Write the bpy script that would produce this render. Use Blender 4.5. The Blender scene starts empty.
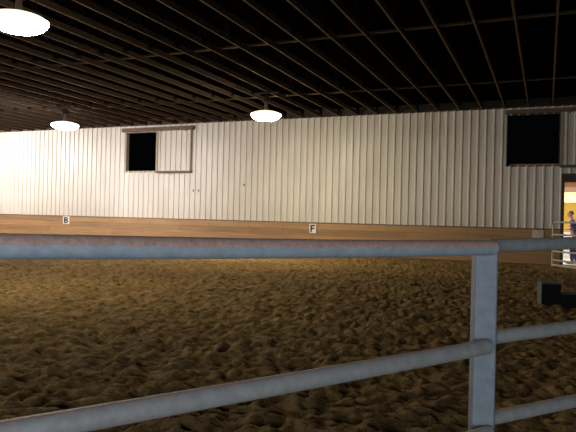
import bpy, bmesh, math, random
import numpy as np
from mathutils import Vector, Matrix

random.seed(7)
SC = bpy.context.scene
COL = SC.collection

# ------------------------------------------------------------------ helpers
def link(o, parent=None):
    COL.objects.link(o)
    if parent is not None:
        o.parent = parent
    return o

def obj(name, bm, mat, parent=None, smooth=False):
    me = bpy.data.meshes.new(name)
    bm.normal_update()
    bm.to_mesh(me); bm.free()
    if smooth:
        for p in me.polygons: p.use_smooth = True
    if mat is not None:
        me.materials.append(mat)
    return link(bpy.data.objects.new(name, me), parent)

def tag(o, label, cat, group=None, kind=None):
    o['label'] = label
    o['category'] = cat
    if group: o['group'] = group
    if kind: o['kind'] = kind
    return o

def thing(name, label, cat, loc=(0, 0, 0), group=None):
    o = bpy.data.objects.new(name, None)
    o.empty_display_size = 0.1
    COL.objects.link(o)
    o.location = loc
    return tag(o, label, cat, group)

def struct(name, bm, mat, parent=None, label=None):
    o = obj(name, bm, mat, parent)
    if parent is None:
        o['kind'] = 'structure'
        if label: o['label'] = label
    return o

def add_box(bm, lo, hi, bevel=0.0):
    x0, y0, z0 = lo; x1, y1, z1 = hi
    vs = [bm.verts.new(c) for c in ((x0,y0,z0),(x1,y0,z0),(x1,y1,z0),(x0,y1,z0),(x0,y0,z1),(x1,y0,z1),(x1,y1,z1),(x0,y1,z1))]
    fs = [bm.faces.new([vs[i] for i in f]) for f in ((3,2,1,0),(4,5,6,7),(0,1,5,4),(1,2,6,5),(2,3,7,6),(3,0,4,7))]
    if bevel > 0:
        es = {e for f in fs for e in f.edges}
        bmesh.ops.bevel(bm, geom=list(es), offset=bevel, segments=2, profile=0.7, affect='EDGES')
    return bm

def box(lo, hi, bevel=0.0):
    return add_box(bmesh.new(), lo, hi, bevel)

def add_bar(bm, a, b, w, h, up=Vector((0, 0, 1))):
    """rectangular bar from a to b, w sideways, h along up"""
    a = Vector(a); b = Vector(b)
    d = (b - a).normalized()
    s = d.cross(up)
    if s.length < 1e-5: s = Vector((1, 0, 0))
    s.normalize(); u = s.cross(d).normalized()
    vs = []
    for p in (a, b):
        for i, j in ((-1,-1),(1,-1),(1,1),(-1,1)):
            vs.append(bm.verts.new(p + s*(i*w/2) + u*(j*h/2)))
    for f in ((3,2,1,0),(4,5,6,7),(0,1,5,4),(1,2,6,5),(2,3,7,6),(3,0,4,7)):
        bm.faces.new([vs[i] for i in f])
    bmesh.ops.recalc_face_normals(bm, faces=bm.faces)
    return bm

def add_tube(bm, pts, r, seg=20, cap=True):
    pts = [Vector(p) for p in pts]
    rings = []
    n = len(pts)
    up0 = Vector((0, 0, 1))
    for i, p in enumerate(pts):
        if i == 0: d = pts[1] - p
        elif i == n-1: d = p - pts[i-1]
        else: d = (pts[i+1] - pts[i-1])
        d.normalize()
        ref = up0 if abs(d.dot(up0)) < 0.9 else Vector((1, 0, 0))
        s = d.cross(ref).normalized(); u = s.cross(d).normalized()
        rr = r[i] if isinstance(r, (list, tuple)) else r
        rings.append([bm.verts.new(p + s*(rr*math.cos(2*math.pi*k/seg)) + u*(rr*math.sin(2*math.pi*k/seg))) for k in range(seg)])
    for a, b in zip(rings, rings[1:]):
        for k in range(seg):
            f = bm.faces.new((a[k], a[(k+1) % seg], b[(k+1) % seg], b[k])); f.smooth = True
    if cap:
        bm.faces.new([bm.verts.new(v.co) for v in reversed(rings[0])]); bm.faces.new([bm.verts.new(v.co) for v in rings[-1]])
    return bm

def tube(pts, r, seg=20):
    bm = add_tube(bmesh.new(), pts, r, seg)
    bmesh.ops.recalc_face_normals(bm, faces=bm.faces)
    return bm

def add_lathe(bm, prof, seg=40, c=(0, 0, 0)):
    rings = []
    for r, z in prof:
        if r < 1e-4:
            rings.append([bm.verts.new((c[0], c[1], c[2]+z))])
        else:
            rings.append([bm.verts.new((c[0]+r*math.cos(2*math.pi*k/seg), c[1]+r*math.sin(2*math.pi*k/seg), c[2]+z)) for k in range(seg)])
    for a, b in zip(rings, rings[1:]):
        for k in range(seg):
            k2 = (k+1) % seg
            vs = ([a[0]] if len(a) == 1 else [a[k], a[k2]]) + ([b[0]] if len(b) == 1 else [b[k2], b[k]])
            if len(vs) > 2:
                f = bm.faces.new(vs); f.smooth = True
    bmesh.ops.recalc_face_normals(bm, faces=bm.faces)
    return bm

# ------------------------------------------------------------------ materials
class N:
    def __init__(s, name):
        s.m = bpy.data.materials.new(name); s.m.use_nodes = True
        s.t = s.m.node_tree; s.t.nodes.clear()
        s.out = s.t.nodes.new('ShaderNodeOutputMaterial')
        s.b = s.t.nodes.new('ShaderNodeBsdfPrincipled')
        s.t.links.new(s.b.outputs[0], s.out.inputs[0])
    def n(s, typ, **kw):
        nd = s.t.nodes.new(typ)
        for k, v in kw.items():
            if k.startswith('i_'):
                nd.inputs[k[2:].replace('_', ' ')].default_value = v
            else: setattr(nd, k, v)
        return nd
    def l(s, a, b): s.t.links.new(a, b)
    def set(s, **kw):
        for k, v in kw.items(): s.b.inputs[k.replace('_', ' ')].default_value = v
    def ramp(s, fac, stops):
        r = s.n('ShaderNodeValToRGB'); s.l(fac, r.inputs[0])
        e = r.color_ramp.elements
        while len(e) < len(stops): e.new(0.5)
        for el, (p, c) in zip(e, stops):
            el.position = p; el.color = (*c, 1)
        return r
    def noise(s, scale, detail=3, vec=None, rough=0.55, stretch=None):
        tc = s.n('ShaderNodeTexCoord')
        src = vec or tc.outputs['Object']
        if stretch:
            mp = s.n('ShaderNodeMapping'); mp.inputs['Scale'].default_value = stretch
            s.l(src, mp.inputs[0]); src = mp.outputs[0]
        nz = s.n('ShaderNodeTexNoise'); nz.inputs['Scale'].default_value = scale
        nz.inputs['Detail'].default_value = detail; nz.inputs['Roughness'].default_value = rough
        s.l(src, nz.inputs['Vector'])
        return nz
    def bump(s, h, strength, dist=0.02):
        b = s.n('ShaderNodeBump'); b.inputs['Strength'].default_value = strength
        b.inputs['Distance'].default_value = dist
        s.l(h, b.inputs['Height']); s.l(b.outputs[0], s.b.inputs['Normal'])

def mottled(name, c1, c2, scale=6, rough=0.7, metal=0.0, stretch=None, bump=0.0, spec=0.5):
    a = N(name); nz = a.noise(scale, 4, stretch=stretch)
    r = a.ramp(nz.outputs[0], [(0.3, c1), (0.7, c2)])
    a.l(r.outputs[0], a.b.inputs['Base Color'])
    a.set(Roughness=rough, Metallic=metal); a.b.inputs['Specular IOR Level'].default_value = spec
    if bump: a.bump(nz.outputs[0], bump)
    return a.m

def emit(name, col, strength):
    a = N(name); a.set(Base_Color=(*col, 1), Roughness=0.4)
    a.b.inputs['Emission Color'].default_value = (*col, 1)
    a.b.inputs['Emission Strength'].default_value = strength
    return a.m

def siding_material():
    a = N('painted_steel_siding')
    nz = a.noise(0.55, 4, stretch=(1, 1, 0.35))
    streak = a.noise(3.0, 3, stretch=(2.2, 1, 0.15))
    r = a.ramp(nz.outputs[0], [(0.25, (0.60, 0.565, 0.49)), (0.7, (0.71, 0.685, 0.615))])
    r2 = a.ramp(streak.outputs[0], [(0.28, (0.80, 0.77, 0.72)), (0.5, (1, 1, 1))])
    mx = a.n('ShaderNodeMix', data_type='RGBA', blend_type='MULTIPLY'); mx.inputs[0].default_value = 0.6
    a.l(r.outputs[0], mx.inputs[6]); a.l(r2.outputs[0], mx.inputs[7])
    # dust splashed on the foot of the sheets
    tc = a.n('ShaderNodeTexCoord'); sp = a.n('ShaderNodeSeparateXYZ'); a.l(tc.outputs['Object'], sp.inputs[0])
    mr = a.n('ShaderNodeMapRange'); mr.inputs[1].default_value = 1.15; mr.inputs[2].default_value = 1.9
    mr.inputs[3].default_value = 0.35; mr.inputs[4].default_value = 0.0
    a.l(sp.outputs[2], mr.inputs[0])
    mul = a.n('ShaderNodeMath', operation='MULTIPLY'); a.l(mr.outputs[0], mul.inputs[0]); a.l(streak.outputs[0], mul.inputs[1])
    mx2 = a.n('ShaderNodeMix', data_type='RGBA'); a.l(mul.outputs[0], mx2.inputs[0])
    a.l(mx.outputs[2], mx2.inputs[6]); mx2.inputs[7].default_value = (0.42, 0.33, 0.21, 1)
    a.l(mx2.outputs[2], a.b.inputs['Base Color'])
    a.set(Roughness=0.42)
    return a.m

def plank_material():
    a = N('kick_wall_planks')
    at = a.n('ShaderNodeAttribute', attribute_name='tone')
    g = a.noise(1.6, 5, stretch=(0.5, 6, 9))
    r = a.ramp(g.outputs[0], [(0.25, (0.29, 0.160, 0.066)), (0.75, (0.45, 0.275, 0.125))])
    mx = a.n('ShaderNodeMix', data_type='RGBA', blend_type='MULTIPLY'); mx.inputs[0].default_value = 1
    a.l(r.outputs[0], mx.inputs[6]); a.l(at.outputs['Color'], mx.inputs[7])
    a.l(mx.outputs[2], a.b.inputs['Base Color'])
    a.set(Roughness=0.65)
    a.bump(g.outputs[0], 0.25, 0.01)
    return a.m

def sand_material():
    a = N('arena_sand')
    big = a.noise(0.5, 3); mid = a.noise(8.5, 5, rough=0.7); fine = a.noise(45, 4, rough=0.7)
    r = a.ramp(mid.outputs[0], [(0.3, (0.070, 0.043, 0.015)), (0.68, (0.36, 0.238, 0.094))])
    r2 = a.ramp(big.outputs[0], [(0.3, (0.78, 0.74, 0.7)), (0.7, (1.1, 1.06, 1.0))])
    mx = a.n('ShaderNodeMix', data_type='RGBA', blend_type='MULTIPLY'); mx.inputs[0].default_value = 1
    a.l(r.outputs[0], mx.inputs[6]); a.l(r2.outputs[0], mx.inputs[7])
    a.l(mx.outputs[2], a.b.inputs['Base Color'])
    a.set(Roughness=0.95); a.b.inputs['Specular IOR Level'].default_value = 0.1
    add = a.n('ShaderNodeMath', operation='MULTIPLY_ADD'); a.l(mid.outputs[0], add.inputs[0]); add.inputs[1].default_value = 2.5
    a.l(fine.outputs[0], add.inputs[2])
    a.bump(add.outputs[0], 0.8, 0.03)
    return a.m

def pipe_material(name, dust, c1=(0.30, 0.335, 0.37), c2=(0.43, 0.465, 0.50)):
    """galvanised pipe; dust and rust settle on the side that faces up"""
    a = N(name)
    nz = a.noise(28, 4, rough=0.6)
    r = a.ramp(nz.outputs[0], [(0.3, c1), (0.72, c2)])
    sp2 = a.noise(120, 2); pit = a.ramp(sp2.outputs[0], [(0.27, (0.72, 0.7, 0.68)), (0.36, (1, 1, 1))])
    mx0 = a.n('ShaderNodeMix', data_type='RGBA', blend_type='MULTIPLY'); mx0.inputs[0].default_value = 0.8
    a.l(r.outputs[0], mx0.inputs[6]); a.l(pit.outputs[0], mx0.inputs[7])
    ge = a.n('ShaderNodeNewGeometry'); sp = a.n('ShaderNodeSeparateXYZ'); a.l(ge.outputs['Normal'], sp.inputs[0])
    edge = a.noise(38, 3, rough=0.6)
    wob = a.n('ShaderNodeMath', operation='MULTIPLY_ADD'); a.l(edge.outputs[0], wob.inputs[0]); wob.inputs[1].default_value = 0.8
    a.l(sp.outputs[2], wob.inputs[2])
    mr = a.n('ShaderNodeMapRange')
    lo = 0.50 if dust else 1.15
    mr.inputs[1].default_value = lo; mr.inputs[2].default_value = lo + 0.10
    mr.inputs[3].default_value = 0; mr.inputs[4].default_value = 0.92 if dust else 0.45
    a.l(wob.outputs[0], mr.inputs[0])
    gr = a.noise(70, 4, rough=0.7)
    dc = a.ramp(gr.outputs[0], [(0.3, (0.46, 0.255, 0.18)), (0.7, (0.74, 0.46, 0.36))])
    mx = a.n('ShaderNodeMix', data_type='RGBA'); a.l(mr.outputs[0], mx.inputs[0])
    a.l(mx0.outputs[2], mx.inputs[6]); a.l(dc.outputs[0], mx.inputs[7])
    a.l(mx.outputs[2], a.b.inputs['Base Color'])
    inv = a.n('ShaderNodeMath', operation='SUBTRACT'); inv.inputs[0].default_value = 1; a.l(mr.outputs[0], inv.inputs[1])
    met = a.n('ShaderNodeMath', operation='MULTIPLY'); met.inputs[1].default_value = 0.35; a.l(inv.outputs[0], met.inputs[0])
    a.l(met.outputs[0], a.b.inputs['Metallic'])
    a.set(Roughness=0.6)
    a.bump(nz.outputs[0], 0.12, 0.004)
    return a.m

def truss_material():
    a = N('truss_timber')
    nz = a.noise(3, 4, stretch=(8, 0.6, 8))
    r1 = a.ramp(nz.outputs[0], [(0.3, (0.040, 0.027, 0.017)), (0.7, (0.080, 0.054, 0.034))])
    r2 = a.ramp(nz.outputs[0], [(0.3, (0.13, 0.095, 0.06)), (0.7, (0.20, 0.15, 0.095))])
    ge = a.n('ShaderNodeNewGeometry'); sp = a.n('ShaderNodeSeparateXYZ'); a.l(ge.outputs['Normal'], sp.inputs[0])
    lt = a.n('ShaderNodeMath', operation='LESS_THAN'); a.l(sp.outputs[2], lt.inputs[0]); lt.inputs[1].default_value = -0.5  # undersides lighter, sides darker: bounce light put into the colour
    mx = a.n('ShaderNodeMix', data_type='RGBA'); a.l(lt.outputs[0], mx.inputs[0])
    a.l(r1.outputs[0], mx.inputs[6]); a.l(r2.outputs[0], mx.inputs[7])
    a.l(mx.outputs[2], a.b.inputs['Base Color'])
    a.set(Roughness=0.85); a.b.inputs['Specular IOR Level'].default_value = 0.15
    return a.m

M_SIDING = siding_material()
M_PLANK = plank_material()
M_SAND = sand_material()
M_PIPE = pipe_material('galvanised_pipe', False, (0.40, 0.39, 0.375), (0.54, 0.53, 0.51))
M_POST = pipe_material('galvanised_post', False, (0.17, 0.19, 0.212), (0.235, 0.26, 0.285))
M_DUSTY = pipe_material('dusty_galvanised_pipe', True, (0.44, 0.52, 0.60), (0.60, 0.68, 0.75))
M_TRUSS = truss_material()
M_WEB = mottled('shaded_web_timber', (0.003, 0.002, 0.0015), (0.012, 0.0085, 0.006), 3, 1.0, stretch=(8, 2, 2), spec=0.0)  # near-black tone stands in for the shade up between the trusses
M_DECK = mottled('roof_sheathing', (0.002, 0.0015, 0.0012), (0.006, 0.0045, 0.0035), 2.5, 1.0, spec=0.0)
M_PLATE = mottled('nail_plate_steel', (0.030, 0.022, 0.015), (0.050, 0.037, 0.026), 20, 0.9, metal=0.0, spec=0.0)
M_TRIM = mottled('weathered_trim_board', (0.10, 0.068, 0.045), (0.17, 0.12, 0.082), 4, 0.8, stretch=(1, 4, 4))
M_FRAME = mottled('tan_window_frame', (0.30, 0.25, 0.185), (0.40, 0.34, 0.26), 4, 0.7)
M_DARKWOOD = mottled('dark_door_timber', (0.045, 0.035, 0.028), (0.085, 0.066, 0.05), 4, 0.8)
M_WHITE = mottled('white_sign_board', (0.70, 0.67, 0.62), (0.82, 0.80, 0.76), 8, 0.6)
M_BLACK = mottled('black_letter_paint', (0.008, 0.008, 0.008), (0.014, 0.013, 0.012), 9, 0.6)
M_PALE = mottled('pale_grey_board', (0.52, 0.46, 0.43), (0.62, 0.56, 0.52), 8, 0.7)
M_BLOCK = mottled('black_moulded_plastic', (0.006, 0.006, 0.007), (0.014, 0.014, 0.015), 20, 0.7, spec=0.2)
M_BLOCKLIT = mottled('lit_grey_green_plastic', (0.05, 0.054, 0.04), (0.09, 0.094, 0.072), 14, 0.7)  # lighter than the block: light on its top and left side painted in
M_YELLOW = mottled('yellow_wall_paint', (0.58, 0.35, 0.02), (0.66, 0.41, 0.03), 2, 0.6)
M_WAINSCOT = mottled('white_wall_paint', (0.75, 0.74, 0.72), (0.83, 0.82, 0.8), 2, 0.6)
M_CONCRETE = mottled('pale_concrete', (0.55, 0.53, 0.50), (0.68, 0.66, 0.63), 1.5, 0.6)
M_FASCIA = mottled('orange_brown_boards', (0.36, 0.17, 0.07), (0.50, 0.26, 0.12), 2, 0.6, stretch=(0.6, 3, 8))
M_SILL = mottled('pinkish_board', (0.55, 0.33, 0.22), (0.66, 0.43, 0.31), 2, 0.6)
M_GLOWPANE = emit('sunlit_frosted_pane', (1.0, 0.86, 0.46), 0.72)
M_CORRAL = mottled('weathered_corral_tube', (0.50, 0.46, 0.38), (0.64, 0.59, 0.50), 12, 0.5, metal=0.2)
M_SKIN = mottled('skin', (0.60, 0.33, 0.23), (0.68, 0.40, 0.29), 12, 0.5)
M_HAIR = mottled('light_brown_hair', (0.25, 0.14, 0.07), (0.36, 0.22, 0.12), 30, 0.6)
M_SHIRT = mottled('lavender_shirt_cloth', (0.22, 0.16, 0.36), (0.29, 0.21, 0.45), 10, 0.85)
M_JEANS = mottled('blue_denim', (0.07, 0.10, 0.19), (0.11, 0.15, 0.26), 24, 0.9)
M_SHOE = mottled('dark_brown_leather', (0.05, 0.03, 0.02), (0.08, 0.05, 0.03), 10, 0.5)
M_EYE = mottled('eye_dark', (0.02, 0.015, 0.01), (0.03, 0.02, 0.015), 10, 0.3)
M_HOUSING = mottled('lamp_housing_metal', (0.022, 0.017, 0.014), (0.04, 0.031, 0.026), 10, 0.8, metal=0.0, spec=0.1)

# ------------------------------------------------------------------ camera
EYE = 1.35            # height of the lens over the arena footing
YAW = math.radians(23.4)
ROLL = math.atan(0.0238)
PITCH = math.atan(1.1/597)
fw = Vector((-math.sin(YAW), math.cos(YAW), 0)); rt = Vector((math.cos(YAW), math.sin(YAW), 0)); upv = Vector((0, 0, 1))
f1 = fw*math.cos(PITCH) + upv*math.sin(PITCH); u1 = upv*math.cos(PITCH) - fw*math.sin(PITCH)
r2 = rt*math.cos(ROLL) + u1*math.sin(ROLL); u2 = u1*math.cos(ROLL) - rt*math.sin(ROLL)
cd = bpy.data.cameras.new('camera'); cam = bpy.data.objects.new('camera', cd); COL.objects.link(cam)
rot = Matrix((r2, u2, -f1)).transposed()
cam.matrix_world = Matrix.Translation((0, 0, EYE)) @ rot.to_4x4()
cd.sensor_width = 36; cd.lens = 36*597/576; cd.clip_start = 0.02; cd.clip_end = 200
SC.camera = cam

# ------------------------------------------------------------------ arena dimensions (metres)
WY = 21.7             # long siding wall
WTOP, KICK = 5.25, 1.145
WX0, WX1 = -31.0, 5.0
TRUSS_Z = 5.25
RIB = 0.2672
DOOR = (0.53, 3.6, 2.72)
WIN_A = (-17.35, -15.75, 3.24, 4.95)
WIN_B = (-1.28, 0.34, 3.28, 5.0)

# ------------------------------------------------------------------ arena floor
def vnoise(x, y, s, seed):
    rng = np.random.RandomState(seed)
    T = rng.rand(256, 256)
    px = x/s; py = y/s
    ix = np.floor(px).astype(int); iy = np.floor(py).astype(int)
    fx = px-ix; fy = py-iy
    fx = fx*fx*fx*(fx*(fx*6-15)+10); fy = fy*fy*fy*(fy*(fy*6-15)+10)
    g = lambda a, b: T[a % 256, b % 256]
    return (g(ix, iy)*(1-fx)+g(ix+1, iy)*fx)*(1-fy) + (g(ix, iy+1)*(1-fx)+g(ix+1, iy+1)*fx)*fy

def sand_height(x, y):
    wx = x + 0.09*(vnoise(x, y, 0.3, 31)-0.5); wy = y + 0.09*(vnoise(x, y, 0.3, 32)-0.5)
    h = 0.05*(vnoise(x, y, 1.7, 1)-0.5)
    h += 0.058*(vnoise(wx, wy, 0.20, 2)-0.5)
    a = vnoise(wx*0.97+wy*0.24, wy*0.97-wx*0.24, 0.125, 3)
    h += 0.052*(np.abs(2*a-1)**0.8 - 0.5)
    b = vnoise(wx, wy, 0.075, 4)
    h += 0.036*(b-0.5)
    h += 0.022*(vnoise(x, y, 0.045, 5)-0.5)
    fade = np.clip((21.3-y)/1.2, 0.12, 1)
    return h*fade - 0.012

def graded(lo, hi, d0, d1, centre):
    """spacing grows from d0 at centre to d1 at the far ends"""
    out = [centre]; far = max(abs(hi-centre), abs(lo-centre))
    for sgn, end in ((1, hi), (-1, lo)):
        v = centre; seq = []
        while (v < end if sgn > 0 else v > end):
            d = d0 + (d1-d0)*min(1, abs(v-centre)/far)
            v += sgn*d; seq.append(v)
        out = out + seq if sgn > 0 else list(reversed(seq)) + out
    return np.array(out)

def make_sand():
    xs = graded(WX0, WX1, 0.022, 0.085, -2.0); ys = graded(-4.0, WY, 0.021, 0.075, 4.0)
    ys[-1] = WY
    X, Y = np.meshgrid(xs, ys)
    Z = sand_height(X, Y)
    nx, ny = len(xs), len(ys)
    co = np.stack([X, Y, Z], -1).reshape(-1, 3)
    i = (np.arange(ny-1)[:, None]*nx + np.arange(nx-1)[None, :]).reshape(-1)
    faces = np.stack([i, i+1, i+nx+1, i+nx], -1)
    me = bpy.data.meshes.new('floor')
    me.vertices.add(len(co)); me.vertices.foreach_set('co', co.ravel())
    me.loops.add(faces.size); me.loops.foreach_set('vertex_index', faces.ravel().astype(np.int32))
    me.polygons.add(len(faces)); me.polygons.foreach_set('loop_start', (np.arange(len(faces))*4).astype(np.int32))
    me.update(calc_edges=True); me.validate()
    me.polygons.foreach_set('use_smooth', np.ones(len(faces), dtype=bool))
    me.materials.append(M_SAND)
    o = link(bpy.data.objects.new('floor', me)); o['kind'] = 'structure'
    o['label'] = 'churned brown sand footing of the riding arena'
make_sand()

# ------------------------------------------------------------------ ribbed siding
def rib_profile(x0, x1, phase):
    """(x, y offset toward the arena) across steel sheets: a tall rib each pitch and two low swages between"""
    pts = [(x0, 0.0)]
    k = math.floor((x0-phase)/RIB) - 1
    while phase + k*RIB < x1 + RIB:
        c = phase + k*RIB
        for dx, dy in ((-0.045, 0), (-0.022, 0.036), (0.018, 0.036), (0.040, 0),
                       (0.075, 0), (0.084, 0.004), (0.096, 0.004), (0.105, 0),
                       (0.162, 0), (0.171, 0.004), (0.183, 0.004), (0.192, 0)):
            x = c + dx
            if x0 < x < x1: pts.append((x, dy))
        k += 1
    pts.append((x1, 0.0))
    return pts

def siding_sheet(x0, x1, z0, z1, y, phase, holes=()):
    pts = rib_profile(x0, x1, phase)
    for h in holes:
        for hx in h[:2]:
            if x0 < hx < x1 and all(abs(hx-p[0]) > 1e-4 for p in pts):
                pts.append((hx, 0.0))
    pts.sort()
    bm = bmesh.new()
    for (xa, da), (xb, db) in zip(pts, pts[1:]):
        cm = (xa+xb)/2
        spans = [(z0, z1)]
        for hx0, hx1, hz0, hz1 in holes:
            if hx0 < cm < hx1:
                new = []
                for a, b in spans:
                    if hz0 > a: new.append((a, min(b, hz0)))
                    if hz1 < b: new.append((max(a, hz1), b))
                spans = [s for s in new if s[1]-s[0] > 1e-3]
        for a, b in spans:
            v = [bm.verts.new(c) for c in ((xa, y-da, a), (xb, y-db, a), (xb, y-db, b), (xa, y-da, b))]
            bm.faces.new(v)
    bmesh.ops.remove_doubles(bm, verts=bm.verts, dist=1e-5)
    return bm

PHASE = -6.255
struct('wall_back', siding_sheet(WX0, WX1, KICK, WTOP, WY, PHASE,
       holes=(WIN_A, WIN_B, (DOOR[0], DOOR[1], 0, DOOR[2]+0.28))), M_SIDING,
       label='long off-white ribbed steel siding wall')
# outer skin so that the wall blocks light (same openings)
bm = bmesh.new()
for lo, hi in (((WX0, KICK), (WIN_A[0]-.09, WTOP)), ((WIN_A[0]-.09, KICK), (WIN_A[1]+.09, WIN_A[2]-.07)), ((WIN_A[0]-.09, WIN_A[3]+.07), (WIN_A[1]+.09, WTOP)),
               ((WIN_A[1]+.09, KICK), (WIN_B[0]-.09, WTOP)), ((WIN_B[0]-.09, KICK), (WIN_B[1]+.09, WIN_B[2]-.07)), ((WIN_B[0]-.09, WIN_B[3]+.07), (WIN_B[1]+.09, WTOP)),
               ((WIN_B[1]+.09, DOOR[2]+0.3), (WX1, WTOP)), ((DOOR[1]+.1, 0), (WX1, DOOR[2]+0.3))):
    add_box(bm, (lo[0], WY+0.05, lo[1]), (hi[0], WY+0.16, hi[1]))
struct('wall_outer', bm, M_DARKWOOD, label='dark outer skin behind the siding wall')

# kick wall of horizontal planks
def kick_wall():
    bm = bmesh.new(); lay = bm.loops.layers.color.new('tone')
    rows = 5; h = (KICK+0.06)/rows
    for r in range(rows):
        x = WX0 - random.uniform(0, 3)
        while x < DOOR[0]-0.08:
            L = random.choice((3.66, 4.88, 4.88, 6.1))
            xa, xb = max(x, WX0), min(x+L-0.006, DOOR[0]-0.1)
            if xb - xa > 0.02:
                n0 = len(bm.faces)
                z0 = -0.06 + r*h
                add_box(bm, (xa, WY-0.075 - random.uniform(0, .004), z0+0.0015), (xb, WY-0.028, z0+h-0.0015), 0)
                bm.faces.ensure_lookup_table()
                t = random.uniform(0.86, 1.12); w = random.uniform(-0.05, 0.05)
                if xa > -2.5: t *= 0.82
                for f in bm.faces[n0:]:
                    for lp in f.loops: lp[lay] = (t, t-w*0.5, t-w, 1)
            x += L
    o = struct('baseboard_back', bm, M_PLANK, label='tan horizontal plank kick wall along the foot of the siding')
kick_wall()
for i_, (hx, hz) in enumerate(((-13.78, 2.38), (-13.52, 2.38), (-11.37, 2.62))):
    o = obj('rust_spot', box((hx-0.03, WY-0.041, hz-0.05), (hx+0.03, WY-0.002, hz+0.05), 0.012), M_DARKWOOD, bpy.data.objects['wall_back'])
    o['label'] = 'small dark spot'
struct('trim_1', box((WX0, WY-0.085, KICK-0.012), (DOOR[0]-0.1, WY-0.002, KICK+0.028), 0.004), M_TRIM, label='narrow brown ledge capping the kick wall')

# ------------------------------------------------------------------ windows of the wall, with their sliding shutters
def ring_frame(x0, x1, z0, z1, w, y0, y1):
    bm = bmesh.new()
    add_box(bm, (x0-w, y0, z0-w), (x0, y1, z1+w)); add_box(bm, (x1, y0, z0-w), (x1+w, y1, z1+w))
    add_box(bm, (x0, y0, z0-w), (x1, y1, z0)); add_box(bm, (x0, y0, z1), (x1, y1, z1+w))
    return bm

def sliding_window(idx, win, tx0, tx1, tz0, tz1, label, fw_=0.07, fm=None):
    x0, x1, z0, z1 = win
    o = bpy.data.objects.new('window_%d' % idx, None); COL.objects.link(o)
    o['kind'] = 'structure'; o['label'] = label
    obj('window_frame', ring_frame(x0, x1, z0, z1, fw_, WY-0.035, WY+0.16), fm or M_FRAME, o)
    obj('track', box((tx0, WY-0.15, tz0), (tx1, WY-0.02, tz1), 0.006), M_TRIM, o)
    return o

sliding_window(1, WIN_A, -17.54, -13.80, 4.975, 5.14, 'dark square opening high in the left part of the siding wall')
sliding_window(2, WIN_B, -1.36, 2.2, 5.03, 5.17, 'dark square opening high in the right end of the siding wall', 0.03, M_DARKWOOD)

def shutter(x0, x1, z0, z1, label, cat_group, phase):
    t = thing('sliding_shutter', label, 'shutter', ((x0+x1)/2, WY-0.09, z0), cat_group)
    def loc(bm):
        bmesh.ops.translate(bm, verts=bm.verts, vec=-Vector(t.location)); return bm
    obj('shutter_panel', loc(siding_sheet(x0+0.03, x1-0.03, z0+0.03, z1, WY-0.075, phase)), M_SIDING, t)
    for ex0 in (x0, x1-0.05):
        obj('edge_trim', loc(box((ex0, WY-0.11, z0), (ex0+0.05, WY-0.04, z1))), M_FRAME, t)
    obj('bottom_rail', loc(box((x0-0.02, WY-0.115, z0-0.05), (x1+0.05, WY-0.035, z0+0.035))), M_TRIM, t)
    for hx in (x0+0.25, x1-0.25):
        b = box((hx-0.03, WY-0.16, z1-0.06), (hx+0.03, WY-0.152, z1+0.09))
        obj('hanger', loc(b), M_TRIM, t)
    return t
shutter(-15.66, -13.92, 3.19, 4.97, 'ribbed off-white sliding shutter pushed open beside the left dark window opening', 'sliding shutters of the siding wall', -15.5)
shutter(0.385, 2.1, 3.25, 5.03, 'ribbed sliding shutter beside the right dark window opening, above the bright doorway', 'sliding shutters of the siding wall', 0.55)

# ------------------------------------------------------------------ doorway
d = bpy.data.objects.new('door_1', None); COL.objects.link(d); d['kind'] = 'structure'; d['label'] = 'open doorway at the right end of the siding wall'
obj('door_jamb', box((DOOR[0]-0.1, WY-0.08, -0.05), (DOOR[0], WY+0.18, DOOR[2]+0.28)), M_DARKWOOD, d)
obj('door_jamb', box((DOOR[1], WY-0.08, -0.05), (DOOR[1]+0.1, WY+0.18, DOOR[2]+0.28)), M_DARKWOOD, d)
obj('door_header', box((DOOR[0], WY-0.08, DOOR[2]), (DOOR[1], WY+0.18, DOOR[2]+0.28)), M_DARKWOOD, d)

# lit barn aisle behind the doorway
AX0, AX1, AY0, AY1, AZ = -1.2, 4.6, WY+0.16, 27.2, 3.25
struct('floor_aisle', box((AX0, WY+0.02, -0.12), (AX1, AY1+0.1, -0.005)), M_CONCRETE, label='pale concrete floor of the lit aisle')
bm = bmesh.new(); add_box(bm, (AX0, AY1, 1.0), (AX1, AY1+0.1, 2.2))
struct('wall_aisle', bm, M_YELLOW, label='yellow painted wall of the lit aisle')
struct('trim_2', box((AX0, AY1-0.02, -0.01), (AX1, AY1+0.1, 1.0)), M_WAINSCOT, label='white lower band of the aisle wall')
w = bpy.data.objects.new('window_3', None); COL.objects.link(w); w['kind'] = 'structure'; w['label'] = 'bright frosted window band above the yellow wall'
obj('pane', box((AX0, AY1+0.03, 2.22), (AX1, AY1+0.06, 2.66)), M_GLOWPANE, w)
b = bmesh.new(); add_box(b, (AX0, AY1-0.01, 2.19), (AX1, AY1+0.1, 2.23)); add_box(b, (AX0, AY1-0.02, 2.65), (AX1, AY1+0.1, 2.86))
obj('window_frame', b, M_SILL, w)
struct('trim_3', box((AX0, AY1-0.03, 2.86), (AX1, AY1+0.1, AZ)), M_FASCIA, label='orange brown board above the aisle window')
struct('ceiling_aisle', box((AX0, AY0, AZ), (AX1, AY1+0.1, AZ+0.1)), M_FASCIA, label='brown board ceiling of the aisle')
bm = bmesh.new(); add_box(bm, (AX0-0.1, AY0, -0.1), (AX0, AY1+0.1, AZ)); add_box(bm, (AX1, AY0, -0.1), (AX1+0.1, AY1+0.1, AZ))
struct('wall_aisle_sides', bm, M_WAINSCOT, label='white side walls of the aisle')
struct('wall_aisle_front', box((AX0, AY0+0.001, -0.1), (DOOR[0]-0.1, AY0+0.06, DOOR[2]+0.3)), M_WAINSCOT, label='aisle side of the siding wall')

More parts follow.
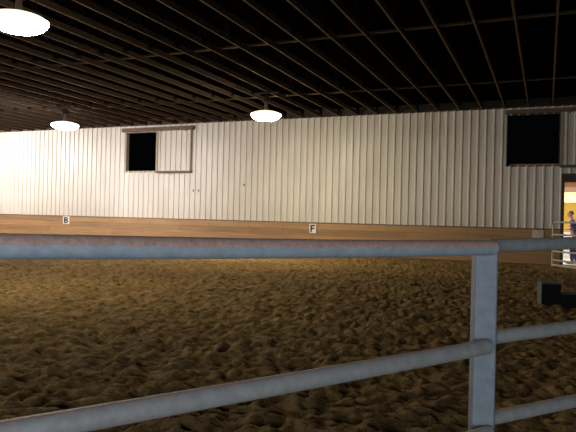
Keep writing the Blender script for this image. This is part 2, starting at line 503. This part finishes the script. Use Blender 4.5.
# ------------------------------------------------------------------ roof: trusses, bracing, deck
RIDGE_Y, EAVE0, EAVE1 = 8.85, -4.0, WY+0.2
PITCHR = 0.30
def roof_z(y): return TRUSS_Z + 0.20 + PITCHR*((EAVE1-RIDGE_Y) - abs(y-RIDGE_Y))
ORD = ('first second third fourth fifth sixth seventh eighth ninth tenth eleventh twelfth thirteenth fourteenth fifteenth sixteenth seventeenth eighteenth nineteenth '
       'twentieth twenty-first twenty-second twenty-third twenty-fourth twenty-fifth twenty-sixth twenty-seventh twenty-eighth twenty-ninth thirtieth thirty-first '
       'thirty-second thirty-third thirty-fourth thirty-fifth thirty-sixth thirty-seventh').split()

def make_truss():
    t = thing('roof_truss', 'x', 'roof truss', (0.11, 0, TRUSS_Z), 'roof trusses across the arena')
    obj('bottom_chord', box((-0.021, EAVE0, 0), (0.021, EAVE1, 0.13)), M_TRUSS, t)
    dz = -TRUSS_Z
    for ye in (EAVE0, EAVE1):
        b = bmesh.new(); add_bar(b, (0, ye, roof_z(ye)+dz-0.07), (0, RIDGE_Y, roof_z(RIDGE_Y)+dz-0.07), 0.042, 0.12)
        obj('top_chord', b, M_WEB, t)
    bys = [EAVE0 + (EAVE1-EAVE0)*f for f in (0.18, 0.39, 0.61, 0.82)]
    tys = [EAVE0 + (EAVE1-EAVE0)*f for f in (0.14, 0.28, 0.5, 0.72, 0.86)]
    seq = [(bys[0], tys[0]), (bys[0], tys[1]), (bys[1], tys[1]), (bys[1], tys[2]), (bys[2], tys[2]), (bys[2], tys[3]), (bys[3], tys[3]), (bys[3], tys[4])]
    for yb, yt in seq:
        b = bmesh.new(); add_bar(b, (0, yb, 0.08), (0, yt, roof_z(yt)+dz-0.08), 0.038, 0.09, up=Vector((1, 0, 0)))
        # bar's wide face lies in the plane of the truss
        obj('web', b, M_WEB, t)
    for yb in bys:
        b = bmesh.new(); add_box(b, (-0.024, yb-0.13, 0.015), (0.024, yb+0.13, 0.145))
        obj('nail_plate', b, M_PLATE, t)
    return t

def copy_tree(o):
    c = o.copy(); COL.objects.link(c)
    for ch in list(o.children):
        k = ch.copy(); COL.objects.link(k); k.parent = c
        k.matrix_parent_inverse = ch.matrix_parent_inverse
    return c

truss0 = make_truss()
for k in range(0, 35):
    t = truss0 if k == 0 else copy_tree(truss0)
    t.location.x = 0.11 - 0.745*k
    t['label'] = '%s dark brown timber roof truss counted from the right, its end above the siding wall' % ORD[k]

for i, (by, lab) in enumerate(((12.6, 'long timber brace crossing the roof trusses nearer the camera'), (18.2, 'long timber brace crossing the roof trusses close to the siding wall'))):
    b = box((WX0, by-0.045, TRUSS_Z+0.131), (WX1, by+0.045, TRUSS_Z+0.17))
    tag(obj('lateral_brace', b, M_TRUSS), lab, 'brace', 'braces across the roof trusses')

bm = bmesh.new()
for ya, yb in ((EAVE0-0.3, RIDGE_Y), (RIDGE_Y, EAVE1+0.3)):
    za, zb = roof_z(ya)+0.03, roof_z(yb)+0.03
    v = [bm.verts.new(c) for c in ((WX0, ya, za), (WX1, ya, za), (WX1, yb, zb), (WX0, yb, zb))]
    bm.faces.new(v)
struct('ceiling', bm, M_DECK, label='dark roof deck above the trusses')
struct('trim_4', box((WX0, WY-0.01, WTOP-0.01), (WX1, WY+0.16, TRUSS_Z+0.5)), M_DARKWOOD, label='dark blocking between the truss ends over the wall')

# ------------------------------------------------------------------ pendant lamps
def lamp(x, y, z, col, strength, label, glow):
    t = thing('pendant_lamp', label, 'lamp', (x, y, z), 'round pendant lamps under the trusses')
    m = emit('lamp_lens_glow', col, strength)
    b = bmesh.new()
    add_lathe(b, [(0, -0.135), (0.20, -0.132), (0.32, -0.112), (0.41, -0.065), (0.465, -0.005), (0.48, 0.03), (0.474, 0.042)], 48)
    obj('lens', b, m, t, True)
    b = bmesh.new()
    add_lathe(b, [(0.474, 0.042), (0.468, 0.055), (0.41, 0.095), (0.31, 0.128), (0.20, 0.148), (0.12, 0.155), (0, 0.158)], 48)
    obj('lens_cap', b, emit('lamp_cap_glow', col, 1.5), t, True)
    b = bmesh.new()
    add_lathe(b, [(0.07, 0.156), (0.075, 0.165), (0.06, 0.25), (0.05, 0.36), (0.05, 0.40), (0.045, 0.44)], 48)
    obj('neck', b, glow, t, True)
    b = bmesh.new()
    add_lathe(b, [(0.0, 0.42), (0.11, 0.42), (0.125, 0.44), (0.125, 0.58), (0.11, 0.60), (0.0, 0.60)], 32)
    obj('ballast_housing', b, M_HOUSING, t, True)
    top = TRUSS_Z - z
    obj('hook', tube([(0, 0, 0.58), (0, 0, top*0.5+0.3), (0, 0, top+0.02)], 0.016, 10), M_HOUSING, t)
    b = box((-0.42, -0.05, top-0.04), (0.42, 0.05, top-0.002))
    obj('mounting_bar', b, M_HOUSING, t)
    return t
GLOW_W = emit('warm_neck_glow', (0.10, 0.07, 0.05), 0.06)  # faint emission puts the lens glow into the neck itself
GLOW_P = emit('pinkish_neck_glow', (0.10, 0.065, 0.055), 0.06)
lamp(-8.13, 7.30, 4.47, (1.0, 0.89, 0.66), 85, 'largest glowing round pendant lamp, at the upper left, cut by the photo edge', GLOW_W)
lamp(-16.29, 16.83, 4.5, (1.0, 0.93, 0.94), 260, 'smallest glowing round pendant lamp, left of the left dark window opening', GLOW_P)
lamp(-8.13, 16.86, 4.5, (1.0, 0.86, 0.60), 135, 'glowing warm round pendant lamp in front of the middle of the siding wall', GLOW_W)

# ------------------------------------------------------------------ letter signs
def letter_sign(ch, x0, x1, z0, z1, label):
    cx, cz = (x0+x1)/2, (z0+z1)/2
    t = thing('letter_sign', label, 'sign', (cx, WY-0.095, z0), 'arena letter signs')
    obj('board', box((x0-cx, -0.012, 0), (x1-cx, 0.012, z1-z0), 0.004), M_WHITE, t)
    w, h = (x1-x0)*0.66, (z1-z0)*0.80
    st = w*0.32; zb = (z1-z0-h)/2
    b = bmesh.new()
    def bar(xa, xb, za, zc): add_box(b, (xa-w/2, -0.018, zb+za), (xb-w/2, -0.0125, zb+zc))
    bar(0, st, 0, h)
    if ch == 'F':
        bar(st, w, h-st, h); bar(st, w*0.86, h*0.42, h*0.42+st*0.92)
    else:
        def bowl(za, zc, wd):          # half ring on the right of the stem
            ro = (zc-za)/2; n = 14; y0, y1 = -0.018, -0.0125
            sx = (wd-st); th = st*0.92
            cz_ = (za+zc)/2; vo = []; vi = []
            for k in range(n+1):
                a_ = -math.pi/2 + math.pi*k/n
                p_ = abs(math.cos(a_))**0.6
                vo.append((st-w/2 + sx*p_, zb+cz_+ro*math.sin(a_)))
                vi.append((st-w/2 + max(0, sx-th)*p_, zb+cz_+(ro-st*0.62)*math.sin(a_)))
            F_ = [[b.verts.new((x, y, z)) for x, z in L_] for L_ in (vo, vi) for y in (y0, y1)]
            for k in range(n):
                b.faces.new((F_[0][k], F_[0][k+1], F_[2][k+1], F_[2][k])); b.faces.new((F_[0][k], F_[1][k], F_[1][k+1], F_[0][k+1]))
                b.faces.new((F_[2][k], F_[2][k+1], F_[3][k+1], F_[3][k]))
        bowl(0, h*0.54, w); bowl(h*0.46, h, w*0.92)
        bmesh.ops.recalc_face_normals(b, faces=b.faces)
    obj('letter', b, M_BLACK, t)
letter_sign('F', -8.43, -8.15, 0.755, 1.11, 'white sign with black letter F on the plank kick wall')
letter_sign('B', -20.88, -20.50, 0.79, 1.14, 'white sign with black letter B on the plank kick wall')
b = box((-0.42, WY-0.105, 0.80), (-0.07, WY-0.078, 1.118), 0.006)
tag(obj('wall_board', b, M_PALE), 'small blank pale grey board on the kick wall near the doorway', 'board')

# ------------------------------------------------------------------ pipe fence in the foreground
def cw(x, z, h):            # metres right of, ahead of the lens -> world
    p = rt*x + fw*z
    return Vector((p.x, p.y, h))
fence = thing('pipe_fence', 'grey galvanised pipe fence with a square post in the foreground', 'fence', tuple(cw(0.69, 2.14, 0)))
def fobj(name, bm, m, label=None):
    bmesh.ops.translate(bm, verts=bm.verts, vec=-Vector(fence.location))
    o = obj(name, bm, m, fence)
    if label: o['label'] = label
    return o
R = 0.0257
A = (-0.555, 1.15); B = (0.716, 2.080)            # left panel: a point at the photo's left edge, its end on the post
dx, dz_ = B[0]-A[0], B[1]-A[1]
def left_rail(drops, m, label=None, rr=R, end=0.0):
    pts = []
    for f in (-1.5, -1.0, -0.5, 0.0, 0.12, 0.25, 0.4, 0.55, 0.7, 0.85, 1.0-end):
        if f <= 0: dr = drops[0]
        else:
            u = f                         # smooth sag through the three measured drops
            dr = drops[0]*(1-u)*(1-2*u) + drops[1]*4*u*(1-u) + drops[2]*u*(2*u-1)
        pts.append(cw(A[0]+dx*f, A[1]+dz_*f, EYE-dr))
    fobj('rail', tube(pts, rr, 32), m, label)
left_rail((0.0690, 0.0835, 0.0895), M_DUSTY, 'top rail with brown dust along its upper side')
left_rail((0.4335, 0.4345, 0.433), M_PIPE, end=0.012)
left_rail((0.735, 0.735, 0.735), M_PIPE)
left_rail((0.985, 0.985, 0.985), M_PIPE)
left_rail((1.19, 1.19, 1.19), M_PIPE)
M_DUSTY2 = pipe_material('grey_dusty_pipe', False, (0.33, 0.33, 0.33), (0.46, 0.455, 0.45))
C0 = (0.720, 2.140); C1 = (1.157, 2.40)
ex, ez = C1[0]-C0[0], C1[1]-C0[1]
for dr0, dr1, m in ((0.087, 0.0770, M_DUSTY2), (0.4165, 0.4135, M_PIPE), (0.708, 0.714, M_PIPE), (0.985, 0.985, M_PIPE), (1.19, 1.19, M_PIPE)):
    pts = [cw(C0[0]+ex*f, C0[1]+ez*f, EYE-(dr0+(dr1-dr0)*f)) for f in (0, 0.5, 1, 2, 3.5, 5)]
    fobj('rail', tube(pts, R*0.98, 32), m)
# square post

def fence_post(p00, p10, depthdir, name='post'):
    fl = Vector(p00); fr = Vector(p10); dd = Vector(depthdir)
    corners = [fl, fr, fr+dd, fl+dd]
    bm = bmesh.new()
    lo = [bm.verts.new(cw(c.x, c.y, -0.12)) for c in corners]; hi = [bm.verts.new(cw(c.x, c.y, EYE-0.082)) for c in corners]
    bm.faces.new(hi); bm.faces.new(list(reversed(lo)))
    for i in range(4): bm.faces.new((lo[i], lo[(i+1) % 4], hi[(i+1) % 4], hi[i]))
    bmesh.ops.recalc_face_normals(bm, faces=bm.faces)
    bmesh.ops.bevel(bm, geom=[e for e in bm.edges], offset=0.006, segments=3, profile=0.5, affect='EDGES')
    o = fobj(name, bm, M_POST)
fence_post((0.664, 2.102), (0.741, 2.091), (0.010, 0.08))
fence_post((-1.95, 0.10), (-1.87, 0.09), (0.011, 0.08))
# ------------------------------------------------------------------ corral panel in front of the doorway
PS = Vector((0.2, 20.6, 0)); PD = Vector((0.55, -0.83, 0)).normalized(); PL = 3.0; PH = 1.39
cp = thing('corral_panel', 'pale tubular corral panel gate standing at the doorway', 'gate', tuple(PS))
rc = 0.15
frame_pts = [PD*0.0 + Vector((0, 0, 0.04))]
frame_pts += [Vector((0, 0, PH-rc))] + [PD*(rc*(1-math.cos(a))) + Vector((0, 0, PH-rc+rc*math.sin(a))) for a in [math.radians(d_) for d_ in range(15, 91, 15)]]
frame_pts += [PD*(PL-rc*(1-math.cos(a))) + Vector((0, 0, PH-rc+rc*math.sin(a))) for a in [math.radians(d_) for d_ in range(90, 14, -15)]]
frame_pts += [PD*PL + Vector((0, 0, PH-rc)), PD*PL + Vector((0, 0, 0.04))]
obj('frame', tube(frame_pts, 0.030, 14), M_CORRAL, cp)
for z in (1.10, 1.0, 0.74, 0.475, 0.20, 0.045):
    if z == 1.10: continue
    obj('rail', tube([Vector((0, 0, z)), PD*PL*0.5 + Vector((0, 0, z)), PD*PL + Vector((0, 0, z))], 0.029, 12), M_CORRAL, cp)
obj('brace', tube([PD*1.5 + Vector((0, 0, 0.045)), PD*1.5 + Vector((0, 0, 0.7)), PD*1.5 + Vector((0, 0, PH))], 0.02, 12), M_CORRAL, cp)
for s in (0, PL):
    obj('foot', box(tuple(PD*s + Vector((-0.05, -0.12, -0.02))), tuple(PD*s + Vector((0.05, 0.12, 0.03))), 0.008), M_CORRAL, cp)

# ------------------------------------------------------------------ mounting block
mb = thing('mounting_block', 'low black two step mounting block on the sand at the right', 'mounting block', (-0.04, 10.75, 0))
ang = math.radians(9)
mb.rotation_euler = (0, 0, ang)
def step(x0, x1, y0, y1, h, dark):
    b = bmesh.new(); add_box(b, (x0, y0, -0.03), (x1, y1, h-0.03), 0.012)
    return b
obj('upper_step', step(0.0, 0.29, 0.0, 0.42, 0.37, True), M_BLOCK, mb)
obj('lower_step', step(0.292, 0.66, 0.0, 0.42, 0.20, True), M_BLOCK, mb)
b = box((-0.008, -0.006, 0.34), (0.295, 0.43, 0.368), 0.006)
o = obj('tread', b, M_BLOCKLIT, mb); o['label'] = 'grey green tread, toned lighter as if lit'
b = box((-0.012, -0.01, -0.03), (0.0, 0.43, 0.345), 0.004)
o = obj('side_panel', b, M_BLOCKLIT, mb); o['label'] = 'grey green side, toned lighter as if lit'
obj('tread', box((0.296, -0.006, 0.168), (0.668, 0.43, 0.188), 0.006), M_BLOCK, mb)

# ------------------------------------------------------------------ person in the doorway
PX, PY = 0.895, 22.35
def P(f, s, z): return Vector((-f, -s, z))       # faces -X; the person's left side is toward the arena

def skinned(name, chains, mat, parent, sub=2, extra=None):
    """chains: lists of (point, radius); chains share points by position; first point is the root"""
    verts, rad, edges, index = [], [], [], {}
    def vid(p, r):
        k = tuple(round(c, 4) for c in p)
        if k not in index:
            index[k] = len(verts); verts.append(tuple(p)); rad.append(r)
        return index[k]
    for ch in chains:
        ids = [vid(p, r) for p, r in ch]
        for a, b in zip(ids, ids[1:]): edges.append((a, b))
    me = bpy.data.meshes.new(name); me.from_pydata(verts, edges, [])
    o = bpy.data.objects.new(name, me); COL.objects.link(o)
    md = o.modifiers.new('skin', 'SKIN'); md.use_smooth_shade = True
    for i, sv in enumerate(me.skin_vertices[0].data):
        r = rad[i]
        sv.radius = (r, r) if not isinstance(r, tuple) else r
        sv.use_root = (i == 0)
    sd = o.modifiers.new('sub', 'SUBSURF'); sd.levels = sub; sd.render_levels = sub
    bpy.context.view_layer.update()
    nm = bpy.data.meshes.new_from_object(o.evaluated_get(bpy.context.evaluated_depsgraph_get()))
    bpy.data.objects.remove(o)
    bm = bmesh.new(); bm.from_mesh(nm)
    if extra: extra(bm)
    for f in bm.faces: f.smooth = True
    return obj(name, bm, mat, parent)

person = thing('person', 'person in a lavender shirt and blue jeans leaning forward in the doorway', 'person', (PX, PY, 0))
pel = P(0, 0, 0.95); sp = P(0.02, 0, 1.14); ch_ = P(0.06, 0, 1.36); nb = P(0.09, 0, 1.50); nk = P(0.115, 0, 1.57)
def arm(sg):
    sh = P(0.08, sg*0.175, 1.455); el = P(0.12, sg*0.235, 1.17); wr = P(0.335, sg*0.12, 1.17); pm = P(0.395, sg*0.095, 1.175)
    return sh, el, wr, pm
def leg(sg, f_knee, f_ank):
    return P(0.0, sg*0.095, 0.90), P(f_knee, sg*0.10, 0.50), P(f_ank, sg*0.10, 0.10)
def ell(bm, c, r, seg=14):
    bmesh.ops.create_uvsphere(bm, u_segments=seg, v_segments=10, radius=1.0, matrix=Matrix.Translation(c) @ Matrix.Diagonal((*r, 1)))
chains = [[(pel, 0.12), (sp, 0.115), (ch_, 0.125), (nb, 0.075), (nk, 0.055), (P(0.135, 0, 1.63), 0.062)]]
for sg in (1, -1):
    sh, el, wr, pm = arm(sg)
    chains.append([(ch_, 0.125), (sh, 0.056), (el, 0.043), (wr, 0.029), (pm, 0.033)])
    hp, kn, an = leg(sg, 0.10 if sg > 0 else 0.02, 0.07 if sg > 0 else -0.06)
    chains.append([(pel, 0.12), (hp, 0.085), (kn, 0.056), (an, 0.038), (an + P(0.13, 0, -0.05), 0.034)])
    # four fingers of unequal length and a thumb, half curled
    for q, (off, ln) in enumerate(((-0.027, 0.062), (-0.009, 0.074), (0.009, 0.070), (0.026, 0.055))):
        base = pm + P(0.022, 0, off)
        k1 = base + P(ln*0.5, -sg*0.010, 0); k2 = k1 + P(ln*0.25, -sg*0.028, 0); k3 = k2 + P(-0.006, -sg*0.020, 0)
        chains.append([(pm, 0.033), (base, 0.0095), (k1, 0.009), (k2, 0.0082), (k3, 0.0072)])
    tb = pm + P(-0.012, -sg*0.012, 0.030)
    chains.append([(pm, 0.033), (tb, 0.0115), (tb + P(0.026, -sg*0.016, 0.012), 0.0105), (tb + P(0.050, -sg*0.022, 0.006), 0.0088)])
HC = P(0.155, 0, 1.695)
def head(bm):
    ell(bm, HC, (0.098, 0.075, 0.112), 20)
    ell(bm, HC + P(0.045, 0, -0.06), (0.055, 0.052, 0.055))       # jaw
    ell(bm, HC + P(0.102, 0, -0.012), (0.020, 0.013, 0.024))      # nose
    ell(bm, HC + P(0.092, 0, -0.055), (0.010, 0.024, 0.008))      # lips
    for sg in (1, -1):
        ell(bm, HC + P(-0.005, sg*0.074, -0.008), (0.018, 0.010, 0.030))   # ears
        ell(bm, HC + P(0.082, sg*0.032, 0.030), (0.014, 0.022, 0.008))     # brow
body = skinned('body', chains, M_SKIN, person, 2, head)
bm = bmesh.new()
for sg in (1, -1): ell(bm, HC + P(0.088, sg*0.031, 0.010), (0.009, 0.012, 0.008))
obj('eyes', bm, M_EYE, person, True)
bm = bmesh.new(); ell(bm, HC + P(-0.02, 0, 0.032), (0.098, 0.084, 0.100), 20)
bmesh.ops.delete(bm, geom=[v for v in bm.verts if v.co.z < HC.z + 0.005 and -(v.co.x - HC.x) > -0.03], context='VERTS')
obj('hair', bm, M_HAIR, person, True)
sch = [[(ch_ , 0.150), (sp, 0.140), (P(0.0, 0, 1.0), 0.142), (P(0, 0, 0.90), 0.138)], [(ch_, 0.150), (nb, 0.082)]]
for sg in (1, -1):
    sh, el, wr, pm = arm(sg)
    sch.append([(ch_, 0.150), (sh, 0.074), (el*0.55+sh*0.45, 0.066), (el*0.85+sh*0.15, 0.062)])
skinned('shirt', sch, M_SHIRT, person)
jch = [[(P(0, 0, 0.96), 0.132), (pel*0.5+P(0, 0, 0.44), 0.135)]]
for sg in (1, -1):
    hp, kn, an = leg(sg, 0.10 if sg > 0 else 0.02, 0.07 if sg > 0 else -0.06)
    jch.append([(pel*0.5+P(0, 0, 0.44), 0.135), (hp+P(0, 0, -0.06), 0.098), (kn, 0.074), (an + P(0, 0, 0.0), 0.068)])
skinned('jeans', jch, M_JEANS, person)
for sg in (1, -1):
    hp, kn, an = leg(sg, 0.10 if sg > 0 else 0.02, 0.07 if sg > 0 else -0.06)
    b = bmesh.new()
    ell(b, an + P(0.07, 0, -0.055), (0.145, 0.048, 0.045)); ell(b, an + P(-0.01, 0, -0.02), (0.058, 0.045, 0.07))
    for v in b.verts: v.co.z = max(v.co.z, 0.003)
    obj('shoe', b, M_SHOE, person, True)

# ------------------------------------------------------------------ light
def area(name, loc, target, sx, sy, energy, col):
    L = bpy.data.lights.new(name, 'AREA'); L.shape = 'RECTANGLE'; L.size = sx; L.size_y = sy; L.energy = energy; L.color = col
    o = bpy.data.objects.new(name, L); COL.objects.link(o); o.location = loc
    o.rotation_euler = (Vector(target)-Vector(loc)).to_track_quat('-Z', 'Y').to_euler()
    return o
area('cool_fill_behind_camera', (0.4, -5.0, 1.5), (-0.3, 2.5, 1.0), 2.6, 1.6, 275, (0.80, 0.90, 1.0))  # added cool fill from behind the lens for the fence; no door is built
area('aisle_fill', (0.9, 23.9, AZ-0.05), (0.9, 23.9, 0), 3.5, 3.5, 185, (1.0, 0.96, 0.9))  # unseen fill under the aisle ceiling, added to light wall, floor and person
# further lamps of the same rows, beyond the photo's left edge
for (x, y, e) in ((-24.4, 16.85, 2000), (-16.3, 7.33, 900)):
    L = bpy.data.lights.new('lamp_row_light', 'POINT'); L.energy = e; L.shadow_soft_size = 0.4; L.color = (1, 0.89, 0.86)
    o = bpy.data.objects.new('lamp_row_light', L); COL.objects.link(o); o.location = (x, y, 4.4)

wd = bpy.data.worlds.new('night'); SC.world = wd; wd.use_nodes = True
bg = wd.node_tree.nodes.get('Background') or wd.node_tree.nodes.new('ShaderNodeBackground')
bg.inputs[0].default_value = (0.5, 0.6, 0.8, 1); bg.inputs[1].default_value = 0.0015
SC.view_settings.view_transform = 'Standard'
SC.view_settings.look = 'None'
SC.view_settings.exposure = 0.0
